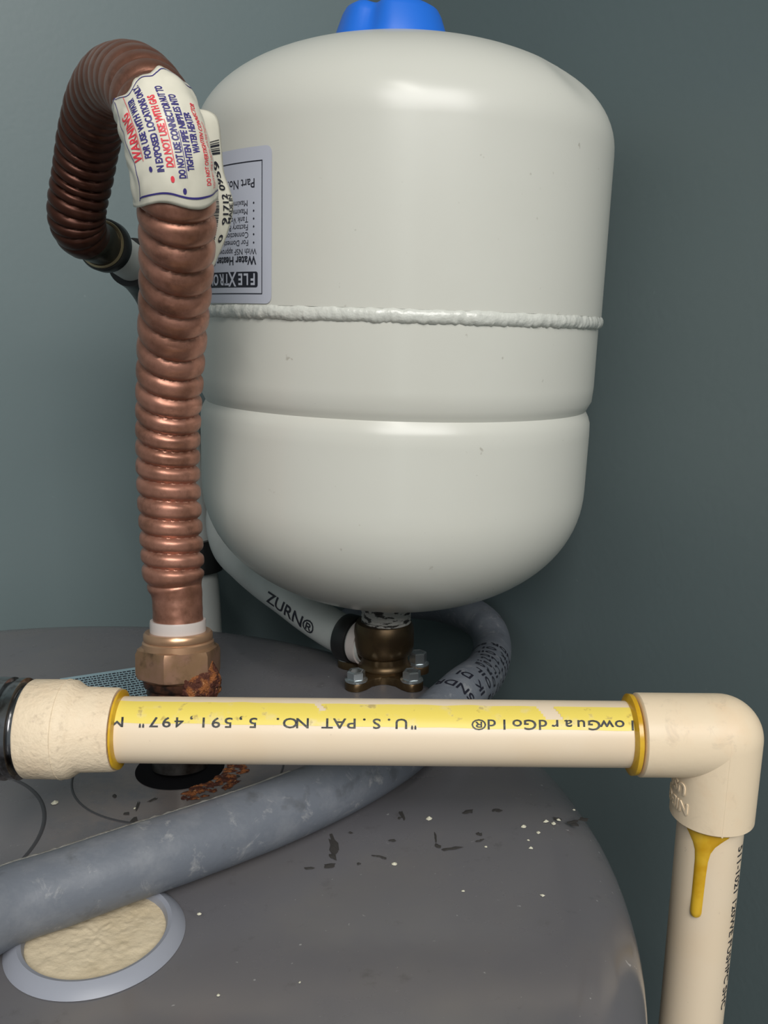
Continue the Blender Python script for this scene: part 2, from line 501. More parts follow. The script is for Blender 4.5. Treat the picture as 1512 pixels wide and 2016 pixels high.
# ------------------------------------------------------------------ expansion tank and its bronze flange fitting
TB = Vector((.0013, .452, 0)); TILT = R(1.75)
TM = Matrix.Translation(TB) @ Matrix.Rotation(TILT, 4, 'Y')
tk = empty('expansion_tank', TM @ Vector((0, 0, .030)))
tag(tk, 'glossy off-white expansion tank standing upside down on a bronze fitting above the heater', 'tank')
RT = .0982
ZT, BT, ZB, BB = .262, .0475, .108, .0650
def sup(n0, a0, a1, zc, b, rr, e):
    out = []
    for k in range(n0 + 1):
        a = a0 + (a1 - a0) * k / n0
        c, s = math.cos(a), math.sin(a)
        out.append((rr * abs(c) ** (2 / e), zc + math.copysign(b * abs(s) ** (2 / e), s)))
    return out
lower = sup(28, -PI / 2, 0, ZB, BB, RT - .0016, 2.15)
lower += [(RT - .0014, .135), (RT - .0016, .1405), (RT - .0026, .1435), (RT - .0040, .1462), (RT - .0030, .1482), (RT - .0015, .151), (RT - .0010, .158), (RT - .0010, .1865)]
lathe('lower_shell', lower, M['tank'], tk, 160, TM)
upper = [(RT - .002, .1905), (RT, .1905), (RT, .200)] + sup(28, 0, PI / 2, ZT, BT, RT, 2.2)
us = lathe('upper_shell', upper, M['tank'], tk, 160, TM)
# dent in the right shoulder
dc = TM @ Vector((RT * .90 * math.cos(R(-38)), RT * .90 * math.sin(R(-38)), .288))
for v in us.data.vertices:
    d = (v.co - dc).length
    if d < .020: v.co += (TM.to_3x3() @ Vector((-.55, .35, -.6))) * .0016 * (1 - (d / .020) ** 2) ** 2
# weld bead: lumpy band
V = []; F = []; nb = 720; ms = 9
for k in range(nb):
    a = 2 * PI * k / nb
    for j in range(ms):
        b = -PI / 2 + PI * j / (ms - 1)
        low = max(0, -math.sin(b))
        lump = .0005 * noise.noise(Vector((math.cos(a) * 22, math.sin(a) * 22, j * .2))) + .00075 * noise.noise(Vector((math.cos(a) * 70, math.sin(a) * 70, j * .35))) * (.3 + low)
        r = RT - .0014 + (.0023 + lump) * math.cos(b)
        z = .1881 + (.0031 + .6 * lump) * math.sin(b)
        V.append(TM @ Vector((r * math.cos(a), r * math.sin(a), z)))
for k in range(nb):
    for j in range(ms - 1):
        q = k * ms + j; q2 = ((k + 1) % nb) * ms + j
        F.append((q, q2, q2 + 1, q + 1))
mesh('weld_seam', V, F, M['weld'], tk)
# blue cap: knob with lobes
V = []; F = []; n = 72
levels = [(.0000, 1.0), (.0015, .995), (.010, .90), (.018, .80), (.0205, .75), (.022, .66), (.0225, .0)]
for (z, s) in levels:
    for k in range(n):
        a = 2 * PI * k / n
        dn_ = abs((a - R(-116) + PI / 2) % PI - PI / 2); lobe = 1 - .8 * math.exp(-(dn_ / .24) ** 2)
        r = .0290 * s * (1 - .20 * (1 - lobe) * min(1, z / .010))
        V.append(TM @ Vector((-.0075 + r * math.cos(a), r * math.sin(a), ZT + BT - .0045 + z - (1 - lobe) * .002 * min(1, z / .01))))
for i in range(len(levels) - 1):
    for k in range(n):
        q = i * n + k; q2 = i * n + (k + 1) % n
        F.append((q, q2, q2 + n, q + n))
F.append(tuple(range(n))[::-1])
o = mesh('air_valve_cap', V, F, M['blue'], tk)
o['label'] = 'bright blue plastic cap'
o.data.set_sharp_from_angle(angle=R(45))

# sticker on the tank (lettering upside down, like the tank)
def ts(x, y, z=0):
    """x runs to the left around the tank from the sticker's right edge, y runs down from its top edge"""
    a = -PI / 2 + R(-32.3) - x / RT
    return TM @ Vector(((RT + .00035 + z) * math.cos(a), (RT + .00035 + z) * math.sin(a), .2516 - y))
SH, SW = .0605, .068
def round_rect(w_, h_, r, g):
    bm = rect_bm(0, w_, 0, h_, g)
    for v in bm.verts:
        x, y = v.co.x, v.co.y
        for (cx, cy, sx_, sy_) in ((r, r, -1, -1), (w_ - r, r, 1, -1), (r, h_ - r, -1, 1), (w_ - r, h_ - r, 1, 1)):
            dx, dy = (x - cx) * sx_, (y - cy) * sy_
            if dx > 0 and dy > 0:
                l = math.hypot(dx, dy); m_ = max(dx, dy)
                v.co.x = cx + sx_ * dx * m_ / l; v.co.y = cy + sy_ * dy * m_ / l
    return bm
stk = bend('label_sticker', round_rect(SW, SH, .003, .001), lambda x, y, z: ts(x, y), M['silver_label'], tk)
stk['label'] = 'pale lilac-grey rounded sticker printed upside down'
t0 = .0004
bx0, bx1, by0, by1 = .0048, SW - .0048, .0052, .0568
fr = join_bm(rect_bm(bx0, bx1, by0, by0 + t0, .001), rect_bm(bx0, bx1, by1 - t0, by1, .001), rect_bm(bx0, bx0 + t0, by0, by1, .001), rect_bm(bx1 - t0, bx1, by0, by1, .001))
bend('border_line', fr, lambda x, y, z: ts(x, y, .0001), M['ink2'], stk)
txt = []
def line(s, size, x, vb, bold=0):
    """a line whose baseline (upper side, as it hangs upside down) is y = vb"""
    b = text_bm(s, size, bold=bold, grid=.0012)
    return move_bm(b, x, vb)
k_ = SH / 320.0     # metres per photo row on the sticker
def yv(v): return (v - 287) * k_
rowsT = [('Part No.', .0050, .0088, 350, .00003), ('Maximum', .0033, .0130, 393, 0), ('Maximum', .0033, .0130, 410, 0), ('Tank Vol', .0033, .0128, 426, 0),
         ('Factory Pre', .0033, .0128, 442, 0), ('Connection', .0033, .0126, 458, 0), ('For Domestic', .0033, .0126, 474, 0),
         ('With NSF approved', .0034, .0080, 492, 0), ('Water Heater &', .0047, .0083, 508, .00012)]
for (s, size, x, v, bo) in rowsT:
    txt.append(line(s, size, x, yv(v), bo))
for v in (399, 415, 431, 447, 463, 480):
    b = bmesh.new(); bmesh.ops.create_circle(b, cap_ends=True, segments=10, radius=.00042)
    txt.append(move_bm(b, .0096, yv(v)))
bend('lettering', join_bm(*txt), lambda x, y, z: ts(x, y, .0001), M['ink2'], stk)
lg0, lg1 = yv(540), yv(573)
lb = bend('logo_box', move_bm(round_rect(.046, lg1 - lg0, .001, .0006), .0073, lg0), lambda x, y, z: ts(x, y, .0001), M['ink2'], stk)
LH = (lg1 - lg0)
parts = [('F', .0002, 1), ('L', .0042, 1), ('E', .0078, 1), ('X', .0122, 1.2), ('T', .0172, 1), ('R', .0212, 1), ('O', .0258, 1), ('L', .0306, 1)]
lt = []
for (ch, dx, s) in parts:
    lt.append(move_bm(text_bm(ch, LH * 1.02 * (1.28 if ch == 'X' else 1), bold=.00017, sx=.92, grid=.0012), .0073 + .0010 + dx, lg0 + LH * (.14 if ch != 'X' else .03)))
bend('logo_lettering', join_bm(*lt), lambda x, y, z: ts(x, y, .00022), M['silver_label'], stk)

# bronze swivel fitting
fb = Vector((.0000, .4505, 0))
fit = empty('tank_fitting', fb)
tag(fit, 'dark bronze flanged fitting bolted down under the white tank', 'pipe fitting')
FM = Matrix.Translation(fb)
neck = []
for k in range(25):
    z = .0275 + .0215 * k / 24
    neck.append((.0128 + .00045 * (k % 2), z))
lathe('taped_thread', neck, M['tape'], fit, 48, Matrix.Translation(fb + Vector((.0012, 0, 0))), fr=lambda a, z: .0004 * noise.noise(Vector((math.cos(a) * 3, math.sin(a) * 3, z * 900))))
body = [(.0140, .0045), (.0143, .0058), (.0130, .0070), (.0127, .0090), (.0130, .0118), (.0142, .0126), (.0154, .0140), (.0160, .0180), (.0160, .0250), (.0155, .0280), (.0146, .0300), (.0120, .0304)]
lathe('body', body, M['bronze'], fit, 64, FM)
# four-eared flange
bm = bmesh.new()
nf = 96; ring0 = []; ring1 = []; ring2 = []; ring3 = []
ears = [(R(-127), .0238), (R(-53), .0238), (R(10), .0186), (R(150), .0225)]
def fl_r(a):
    best = .0150
    for e, ER in ears:
        # ear: disc of radius .0056 at distance ER blended with waist
        d = abs((a - e + PI) % (2 * PI) - PI)
        if d < R(32):
            q = ER ** 2 * math.cos(d) ** 2 - (ER ** 2 - .0060 ** 2)
            if q > 0: best = max(best, ER * math.cos(d) + math.sqrt(q))
            best = max(best, .0150 + (ER - .0135) * max(0, 1 - (d / R(32))) ** 1.3)
    return best
for k in range(nf):
    a = -PI + 2 * PI * k / nf; r = fl_r(a)
    c, s = math.cos(a), math.sin(a)
    ring0.append(bm.verts.new((fb.x + r * c, fb.y + r * s, .0002)))
    ring1.append(bm.verts.new((fb.x + r * c, fb.y + r * s, .0038)))
    ring2.append(bm.verts.new((fb.x + (r - .0012) * c, fb.y + (r - .0012) * s, .0047)))
bm.faces.new(ring0[::-1]); bm.faces.new(ring2)
for k in range(nf):
    j = (k + 1) % nf
    bm.faces.new((ring0[k], ring0[j], ring1[j], ring1[k])); bm.faces.new((ring1[k], ring1[j], ring2[j], ring2[k]))
from_bm('flange', bm, M['bronze'], fit, autosmooth=50)
def hexbolt(p, parent, s=1.0, rot=0., h=.0042):
    V = []; F = []
    rf, rh = .0052 * s, .0042 * s
    bm = bmesh.new()
    def ring(r, z, n_, ro=0.):
        return [bm.verts.new((p.x + r * math.cos(ro + 2 * PI * k / n_), p.y + r * math.sin(ro + 2 * PI * k / n_), p.z + z)) for k in range(n_)]
    a = ring(rf, 0, 24); b = ring(rf, .0006, 24); c = ring(rh * .98, .0012, 24)
    bm.faces.new(a[::-1]); bm.faces.new(c)
    for X, Y in ((a, b), (b, c)):
        for k in range(24): bm.faces.new((X[k], X[(k + 1) % 24], Y[(k + 1) % 24], Y[k]))
    d = ring(rh, .0010, 6, rot); e = ring(rh, h - .0006, 6, rot); f = ring(rh * .82, h, 6, rot); g = ring(rh * .62, h - .0004, 6, rot)
    for X, Y in ((d, e), (e, f), (f, g)):
        for k in range(6): bm.faces.new((X[k], X[(k + 1) % 6], Y[(k + 1) % 6], Y[k]))
    bm.faces.new(g)
    return from_bm('bolt', bm, M['bolt'], parent, smooth=False)
for i, (e, ER) in enumerate(ears):
    p = fb + Vector((ER * math.cos(e), ER * math.sin(e), .0045))
    if i == 2: p = p + Vector((.0, 0, .0))
    hexbolt(p, fit, 1.15, .3 + i, .0054 if i != 2 else .0070)
lathe('side_port', [(.0100, 0), (.0104, .004), (.0104, .0110)], M['bronze'], fit, 32, axisM(at(756, 1272, .474), at(726, 1267, .4790)))

# ------------------------------------------------------------------ white PEX branch with printed lettering
pp = [at(726, 1267, .4790), at(696, 1258, .485), at(655, 1238, .496), at(610, 1209, .506), at(567, 1177, .517), at(524, 1146, .530), at(484, 1112, .543), at(452, 1078, .556), at(440, 1030, .564), at(445, 985, .568)]
pex = empty('water_branch_pipe', pp[0])
tag(pex, 'white plastic water branch pipe curving down from behind the tank into the bronze fitting', 'pipe')
pth = Path([list(p) for p in pp], 90)
tube('pipe', pth, lambda i, a, c: .0110, M['pex'], pex, 40)
q0, q1 = at(726, 1267, .4790), at(696, 1258, .4850)
dv = (q1 - q0).normalized()
lathe('white_collar', [(.0112, -.001), (.0121, -.001), (.0121, .004), (.0112, .004)], M['white_plastic'], pex, 48, axisM(q0.lerp(q1, .25), q1))
lathe('crimp_ring', [(.0112, 0), (.0127, 0), (.0131, .001), (.0131, .0075), (.0127, .0085), (.0112, .0085)], M['black'], pex, 48, axisM(q0.lerp(q1, .75), q1 + dv))['label'] = 'black crimp ring'
# ZURN lettering along the pipe's lower front
def onpath(path, L0, phi0, r, sgn=1):
    def fn(x, y, z=0):
        p, t, n_, b = path.at_len(L0 + sgn * x)
        a = phi0 + y / r
        return p + (n_ * math.cos(a) + b * math.sin(a)) * (r + z)
    return fn
zl = text_bm('ZURN\u00ae', .0098, bold=.00014, sx=1.15, grid=.0015)
def len_u(u):
    return pth.len[min(range(pth.n), key=lambda i: abs((pth.pts[i].x / ((pth.pts[i] - CAM).y * cp - (pth.pts[i] - CAM).z * sp)) * FPX + 756 - u))]
f0 = onpath(pth, len_u(556), R(-52), .0110, -1)
bend('lettering', zl, lambda x, y, z: f0(x, y, .0002), M['ink2'], pex)

# vertical white pipe behind the copper connector, with its black coupling and the run from the rear copper end
rear = [at(192, 478, .428), at(222, 492, .446), at(252, 512, .464), at(280, 532, .480)]
rp = empty('rear_water_pipe', at(405, 1240, .590))
tag(rp, 'white plastic water pipe with black rings running down behind the copper connector', 'pipe')
P1 = Path([list(p) for p in rear], 30)
tube('upper_pipe', P1, lambda i, a, c: .0098, M['pex'], rp, 32)
el = [at(258, 516, .468), at(284, 537, .484), at(312, 580, .502), at(330, 640, .520), at(338, 700, .535)]
tube('elbow', Path([list(p) for p in el], 30), lambda i, a, c: .0130, M['black'], rp, 32)['label'] = 'black elbow'
dn = [at(336, 690, .534), at(352, 800, .556), at(380, 1000, .590), at(399, 1160, .602), at(404, 1240, .606), at(408, 1330, .612)]
tube('lower_pipe', Path([list(p) for p in dn], 40), lambda i, a, c: .0112, M['pex'], rp, 32)
lathe('coupling', [(.0115, 0), (.0150, 0), (.0155, .002), (.0155, .020), (.0150, .022), (.0115, .022)], M['black'], rp, 32, axisM(at(395, 1124, .599), at(388, 1060, .595)))['label'] = 'black coupling'

# ------------------------------------------------------------------ corrugated copper connector
# u, v, depth, base radius, corrugation amount, ridge phase
CP = [(352, 1240, .3740, .0103, 0, -2.0), (350, 1205, .3735, .0103, 0, -1.5), (348, 1165, .3730, .0106, .10, -.85), (342, 1130, .3720, .0127, 1, 0), (338, 1065, .3700, .0129, 1, 2), (334, 997, .3670, .0129, 1, 4),
      (331, 925, .3640, .0129, 1, 6), (331, 855, .3590, .0129, 1, 8), (333, 783, .3520, .0130, 1, 10), (337, 700, .3420, .0130, 1, 12),
      (343, 608, .3270, .0130, 1, 14), (348, 520, .3110, .0130, 1, 16), (349, 430, .2970, .0130, 1, 18), (341, 345, .2880, .0130, .8, 20.2),
      (324, 265, .2860, .0130, .7, 22.6), (298, 200, .2930, .0130, .6, 25), (262, 160, .3120, .0130, .5, 28), (222, 164, .3380, .0130, .55, 31.5),
      (194, 205, .3600, .0130, .65, 34.5), (176, 270, .3780, .0131, .8, 37.5), (163, 345, .3920, .0131, .8, 40.8), (151, 412, .4010, .0129, .7, 44),
      (156, 448, .4080, .0124, .4, 46.5), (173, 470, .4160, .0110, .0, 48)]
P = []
for (u, v, d, r, am, ph) in CP:
    p = at(u, v, d); P.append([p.x, p.y, p.z, r, am, ph])
CPath = Path(P, 900)
cop = empty('copper_connector', at(352, 1520, .377))
tag(cop, 'ribbed copper water connector arching from a brass nut on the heater', 'water connector')
def crad(i, a, c):
    r, am, ph = c
    am = max(0, min(1, am)); 
    hel = 1. 
    x = abs(math.cos(PI * (ph + hel * (a / (2 * PI)))))
    prof_ = 1 - (1 - x) ** 1.7
    return r * (1 - .165 * am * (1 - prof_)) + .00012 * noise.noise(Vector((i * .08, math.cos(a) * 2, math.sin(a) * 2)))
split = int(900 * 15.2 / (len(CP) - 1))
def subpath(path, a, b):
    s = object.__new__(Path)
    s.n = b - a
    for k in ('pts', 'ch', 'tan', 'len', 'nor'): setattr(s, k, getattr(path, k)[a:b + 1])
    return s
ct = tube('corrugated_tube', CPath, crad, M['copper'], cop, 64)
at_ = ct.data.attributes.new('rear_dark', 'FLOAT', 'POINT')
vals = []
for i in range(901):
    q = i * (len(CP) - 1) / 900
    tv = .42 * max(0, min(1, (q - 13.2) / 1.5)) + .58 * max(0, min(1, (q - 16.2) / 2.4))  # tube colour darkens gradually towards the rear end
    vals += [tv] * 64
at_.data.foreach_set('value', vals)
# fitting at the rear end
e0, e1 = at(170, 468, .4145), at(203, 482, .432)
lathe('end_sleeve', [(.0085, -.002), (.0098, .0), (.0100, .004), (.0100, .0145), (.0104, .015)], M['brass_dark'], cop, 40, axisM(e0, e1))['label'] = 'dull dark brass sleeve'
ax = (e1 - e0).normalized()
lathe('brass_band', [(.0100, 0), (.0112, 0), (.0115, .0006), (.0112, .0013), (.0100, .0013)], M['brass_ring'], cop, 48, axisM(e0 + ax * .0150, e1 + ax * .02))
lathe('crimp_ring', [(.0100, 0), (.0120, 0), (.0126, .001), (.0126, .0065), (.0120, .0075), (.0098, .0075)], M['black'], cop, 48, axisM(e0 + ax * .0163, e1 + ax * .03))['label'] = 'black crimp ring'

# nylon collar, ferrule, nut, nipple
nb_, nt_ = at(354, 1500, .3785), at(350, 1190, .3735)
AX = (nt_ - nb_).normalized()
def on_axis(v):
    # point of the nut axis at picture row v
    lo, hi = -.02, .12
    for _ in range(40):
        m_ = (lo + hi) / 2; p = nb_ + AX * m_; q = p - CAM
        d = q.y * cp - q.z * sp; uu = q.z * cp + q.y * sp; vv = 1008 - FPX * uu / d
        if vv > v: lo = m_
        else: hi = m_
    return nb_ + AX * lo, lo
def nutlathe(name, prof, mt, **k):
    """prof: (radius in m, picture row)"""
    return lathe(name, [(r, on_axis(v)[1]) for r, v in prof], mt, cop, 64, axisM(nb_, nt_), **k)
nutlathe('nylon_collar', [(.0102, 1248), (.0116, 1248), (.0116, 1224), (.0114, 1220), (.0103, 1220)], M['white_plastic'])['label'] = 'milky white nylon collar'
nutlathe('ferrule', [(.0150, 1274), (.0148, 1262), (.0141, 1259), (.0144, 1256), (.0143, 1246), (.0136, 1242), (.0117, 1242), (.0115, 1250)], mat('copper_ferrule', (.55, .33, .20), .3, metal=.7))
bm = bmesh.new()
MA = axisM(nb_, nt_)
l0 = on_axis(1334)[1]; l1 = on_axis(1268)[1]
vf = (CAM - nb_); vf = vf - AX * vf.dot(AX)
xl = MA.to_3x3() @ Vector((1, 0, 0)); yl = MA.to_3x3() @ Vector((0, 1, 0))
a_cam = math.atan2(vf.dot(yl), vf.dot(xl))
def nring(r, l, n_=6, off=0.):
    return [bm.verts.new(MA @ Vector((r * math.cos(a_cam + off + 2 * PI * k / n_), r * math.sin(a_cam + off + 2 * PI * k / n_), l))) for k in range(n_)]
def hexr(l, R_, chamf):
    """hexagon with bevelled corners: 24 points"""
    out = []
    for k in range(48):
        a = 2 * PI * k / 48
        d = (a % (PI / 3)) - PI / 6
        r = min(R_ * math.cos(PI / 6) / math.cos(d), R_ - chamf)
        out.append(bm.verts.new(MA @ Vector((r * math.cos(a_cam - R(18) + a), r * math.sin(a_cam - R(22) + a), l))))
    return out
RH = .0176
lv = [hexr(l0, RH, .0032), hexr(l0 + .0012, RH, .0010), hexr(l0 + .003, RH, 0.0003), hexr(l1 - .0030, RH, .0003), hexr(l1 - .0012, RH, .0012), hexr(l1, RH, .0034)]
bm.faces.new(lv[0][::-1]); bm.faces.new(lv[-1])
for X, Y in zip(lv, lv[1:]):
    for k in range(48): bm.faces.new((X[k], X[(k + 1) % 48], Y[(k + 1) % 48], Y[k]))
from_bm('hex_nut', bm, M['brass_nut'], cop, autosmooth=25)['label'] = 'worn brass hex nut'
M['stub'] = m = mat('rusty_thread', (.085, .035, .02), .5, metal=.4); blend(m, noisemask(m, 200, .45, .6, 5), (.02, .012, .01))
nutlathe('threaded_stub', [(.0118, 1372), (.0126, 1369), (.0126, 1363), (.0134, 1360), (.0127, 1357), (.0127, 1353), (.0136, 1350), (.0144, 1346), (.0148, 1334)], M['stub'])
lathe('steel_nipple', [(.0116, 0.0008), (.0116, .005), (.0114, .045)], M['steel_dark'], cop, 48, axisM(Vector((HOLE.x, HOLE.y, 0)), nb_ + AX * .04))
# rust crust on the right lower side of the nut
bm = bmesh.new()
bmesh.ops.create_icosphere(bm, subdivisions=5, radius=1)
cr0 = on_axis(1338)[0]
right = AX.cross(-vf.normalized()).normalized()
if right.x < 0: right = -right
fw = vf.normalized()
cc = cr0 + right * .0072 + fw * .0066
for v in bm.verts:
    d = v.co.copy()
    nn = 1 + .13 * noise.fractal(d * 2.6, 1, 2, 5) + .06 * noise.noise(d * 9)
    v.co = cc + (right * d.x * .0098 + fw * d.y * .0094 + AX * d.z * (.0105 if d.z < 0 else .0080 + .005 * max(0, d.x))) * nn
from_bm('rust_crust', bm, M['rust'], cop)['label'] = 'orange and dark red crust of rust'

# warning label wrapped round the tube
import bisect
def path_v(v):
    """arc length at which the camera side of the front arm crosses picture row v"""
    for i in range(split + 90):
        p, t, n_, b = CPath.camframe(i)
        q = p + n_ * .0134 - CAM
        d = q.y * cp - q.z * sp; uu = q.z * cp + q.y * sp
        if 1008 - FPX * uu / d < v: return CPath.len[i]
    return CPath.len[split + 90]
LA, LB = path_v(408), path_v(150)
rl = .0134
LL = LB - LA
def lab(x, y, z=0):
    """x along the tube from the label's lower edge, y across (0 = label's left edge), both metres"""
    L0 = LA + x
    p, t, n_, b = CPath.at_len(L0)
    a = (y / rl) - R(100)
    # gentle crumple
    cr = .00035 * noise.noise(Vector((x * 130, a * 1.6, 1))) + .00022 * abs(noise.noise(Vector((x * 300, a * 3, 5))))
    return p + (n_ * math.cos(a) + b * math.sin(a)) * (rl + z + cr)
# check which side b points to: make y grow to the picture's right
_p, _t, _n, _b = CPath.at_len(LA)
SG = 1 if _b.x > 0 else -1
_lab = lab
def lab(x, y, z=0):
    p, t, n_, b = CPath.at_len(LA + x)
    a = (y / rl) - R(100)
    cr = .0006 * noise.noise(Vector((x * 130, a * 1.6, 1))) + .0009 * abs(noise.noise(Vector((x * 170, a * 2.6, 5))))
    return p + (n_ * math.cos(a) + b * SG * math.sin(a)) * (rl + z + cr)
WL_ = rl * R(205)
bm = rect_bm(0, LL, 0, WL_, .0008)
for v in bm.verts:
    x, y = v.co.x, v.co.y
    # wavy ends
    k = x / LL
    v.co.x = x + (k) * (.0016 * math.sin(y * 260) + .001 * math.sin(y * 610 + 1)) - (1 - k) * (.0010 * math.sin(y * 240 + .4))
    yn = (y / WL_ - .5) * 2
    v.co.x += (k * .0030 - (1 - k) * .0040) * yn * yn
    v.co.y = y + (1 - y / WL_) * .0010 * math.sin(x * 420)
lbl = bend('warning_label', bm, lab, M['paper'], cop)
lbl['label'] = 'crumpled cream warning label wrapped round the tube'
lbl.data.polygons.foreach_set('use_smooth', [True] * len(lbl.data.polygons))
so = lbl.modifiers.new('thick', 'SOLIDIFY'); so.thickness = .0002; so.offset = -1
def ln(s, size, x, deg, bold=.0, sx=1., shear=0.):
    # text runs up the tube (x grows), the glyph tops point to the left of the picture
    b = text_bm(s, size, bold=bold, sx=sx, shear=shear, grid=.0009)
    y0 = rl * R(deg)
    for v in b.verts:
        v.co = Vector((x + v.co.x, y0 - v.co.y, 0))
    return b
def under(x0, x1, deg):
    y0 = rl * R(deg)
    return rect_bm(x0, x1, y0 + .0003, y0 + .00055, .001)
def dot(x, deg, r=.0006):
    b = bmesh.new(); bmesh.ops.create_circle(b, cap_ends=True, segments=12, radius=r)
    return move_bm(b, x, rl * R(deg) - .0007)
def fit_ln(st, size, v0, v1, uc, cen, bold=.00011, shear=0., cap=.7):
    """one line from picture row v0 up to v1, cen = angle of its middle"""
    k = .22 * (uc - 335)
    x0 = path_v(v0 + k) - LA; x1 = path_v(v1 + k) - LA
    b = text_bm(st, size, bold=bold, shear=shear, grid=.0009)
    xm = max(v.co.x for v in b.verts); f = (x1 - x0) / xm
    y0 = rl * R(cen + 100) + size * .35
    for v in b.verts: v.co = Vector((x0 + v.co.x * f, y0 - v.co.y, 0))
    return b, x0, y0
def ul(x0, x1, y0): return rect_bm(x0, x1, y0 + .0003, y0 + .00052, .001)
red = []; navy = []
b, x0, y0 = fit_ln('WARNING', .0045, 324, 208, 281, -46); red += [b, ul(x0, x0 + .0165, y0)]
b, x0, y0 = fit_ln('DO NOT USE WITH GAS', .0030, 331, 190, 333, -2, shear=.12); red += [b, ul(x0, x0 + .0085, y0), move_bm(dot(0, 0), x0 - .0022, y0 - .0002)]
red += [fit_ln('DO NOT OVERTIGHTEN CONNECTOR', .0024, 366, 190, 392, 51, .00005, .15)[0], fit_ln('TIGHTEN ONLY UNTIL WATERTIGHT', .0021, 374, 220, 400, 63, 0, .15)[0]]
b, x0, y0 = fit_ln('FOR USE WITH WATER', .0030, 316, 186, 300, -29); navy += [b, move_bm(dot(0, 0), x0 - .0022, y0 - .0002)]
navy.append(fit_ln('IN EXPOSED LOCATIONS ONLY.', .0030, 342, 168, 317, -15)[0])
b, x0, y0 = fit_ln('DO NOT USE CONNECTOR NUT TO', .0030, 352, 172, 352, 12, shear=.12); navy += [b, ul(x0, x0 + .0085, y0), move_bm(dot(0, 0), x0 - .0022, y0 - .0002)]
navy.append(fit_ln('TIGHTEN PIPE NIPPLES INTO', .0030, 334, 184, 368, 25, shear=.12)[0])
navy.append(fit_ln('WATER HEATER.', .0030, 298, 214, 379, 37, shear=.12)[0])
bend('red_lettering', join_bm(*red), lambda x, y, z: lab(x, y, .00016), M['red'], lbl)
bend('navy_lettering', join_bm(*navy), lambda x, y, z: lab(x, y, .00016), M['navy'], lbl)
def wavy(k):
    return lambda y: (.0016 * math.sin(y * 260) + .001 * math.sin(y * 610 + 1)) if k else -.0013 * math.sin(y * 240 + .4)
bl = [rect_bm(.0020, .0024, rl * R(42), WL_ - .006, .0008), rect_bm(LL - .0013, LL - .0010, rl * R(30), WL_ - .002, .0008),
      rect_bm(.0015, LL - .002, rl * R(42), rl * R(42) + .0003, .0008)]
b1 = join_bm(*bl)
for v in b1.verts:
    k = v.co.x / LL; y = v.co.y
    v.co.x += k * (.0016 * math.sin(y * 260) + .001 * math.sin(y * 610 + 1)) - (1 - k) * (.0010 * math.sin(y * 240 + .4))
    yn = (y / WL_ - .5) * 2
    v.co.x += (k * .0030 - (1 - k) * .0040) * yn * yn
    if y < rl * R(48): v.co.y += .0012 * math.sin(v.co.x * 260)
bend('border_line', b1, lambda x, y, z: lab(x, y, .00015), M['navy'], lbl)

# the loose end of the label with the bar code
outer = [(384, 214), (412, 219), (430, 238), (436, 290), (441, 340), (452, 372), (459, 400), (456, 430), (444, 470), (427, 510), (414, 540)]
inner = [(372, 216), (372, 240), (374, 265), (378, 300), (384, 340), (392, 372), (398, 400), (401, 430), (401, 470), (401, 510), (401, 540)]
NS = 60
def flap(s, t, z=0):
    """s 0..1 from top to bottom, t 0..1 from the tube outward"""
    o_ = catmull([list(q) for q in outer], (len(outer) - 1) * s); i_ = catmull([list(q) for q in inner], (len(inner) - 1) * s)
    u = i_[0] * (1 - t) + o_[0] * t; v = i_[1] * (1 - t) + o_[1] * t
    base_d = .2915 + .018 * s
    d = base_d + .0085 * (t) ** 2 + .004 * (1 - t) - .0008 * math.sin(s * 9) * t
    return at(u, v, d - z)
V = []; F = []
for i in range(NS + 1):
    for j in range(13): V.append(flap(i / NS, j / 12))
for i in range(NS):
    for j in range(12):
        q = i * 13 + j; F.append((q, q + 1, q + 14, q + 13))
fp = mesh('bar_code_tag', V, F, M['paper'], cop)
fp['label'] = 'loose cream end of the label printed with a bar code'
so = fp.modifiers.new('thick', 'SOLIDIFY'); so.thickness = .0002; so.offset = 0
bars = []
s = .27
random.seed(3)
while s < .80:
    wd = random.choice([.003, .003, .005, .008])
    if .27 <= s < .30 or random.random() < 1:
        bars.append((s, wd))
    s += wd + random.choice([.004, .004, .006])
V = []; F = []
for (s, wd) in bars:
    t1 = .94 if s < .33 else .58 - .12 * (s - .33)
    k0 = len(V)
    for j in range(7):
        t = .12 + (t1 - .12) * j / 6
        for ss in (s, s + wd): V.append(flap(ss, t, .0004))
    for j in range(6): F.append((k0 + j * 2, k0 + j * 2 + 1, k0 + j * 2 + 3, k0 + j * 2 + 2))
mesh('bars', V, F, M['ink2'], fp, smooth=False)
tb = []
def tagline(txt, s0, s1, t0, hgt):
    """text climbs from s0 (low) up to s1"""
    b = text_bm(txt, 1., bold=.02, grid=.25)
    xm = max(v.co.x for v in b.verts)
    for v in b.verts: v.co = Vector((s0 + (s1 - s0) * v.co.x / xm, t0 - hgt * v.co.y, 0))
    return b
bend('lettering', join_bm(tagline('0  91712 0959', .82, .35, .86, .26), tagline('MADE IN', .73, .54, .99, .16)), lambda x, y, z: flap(x, y, .0005), M['ink2'], fp)

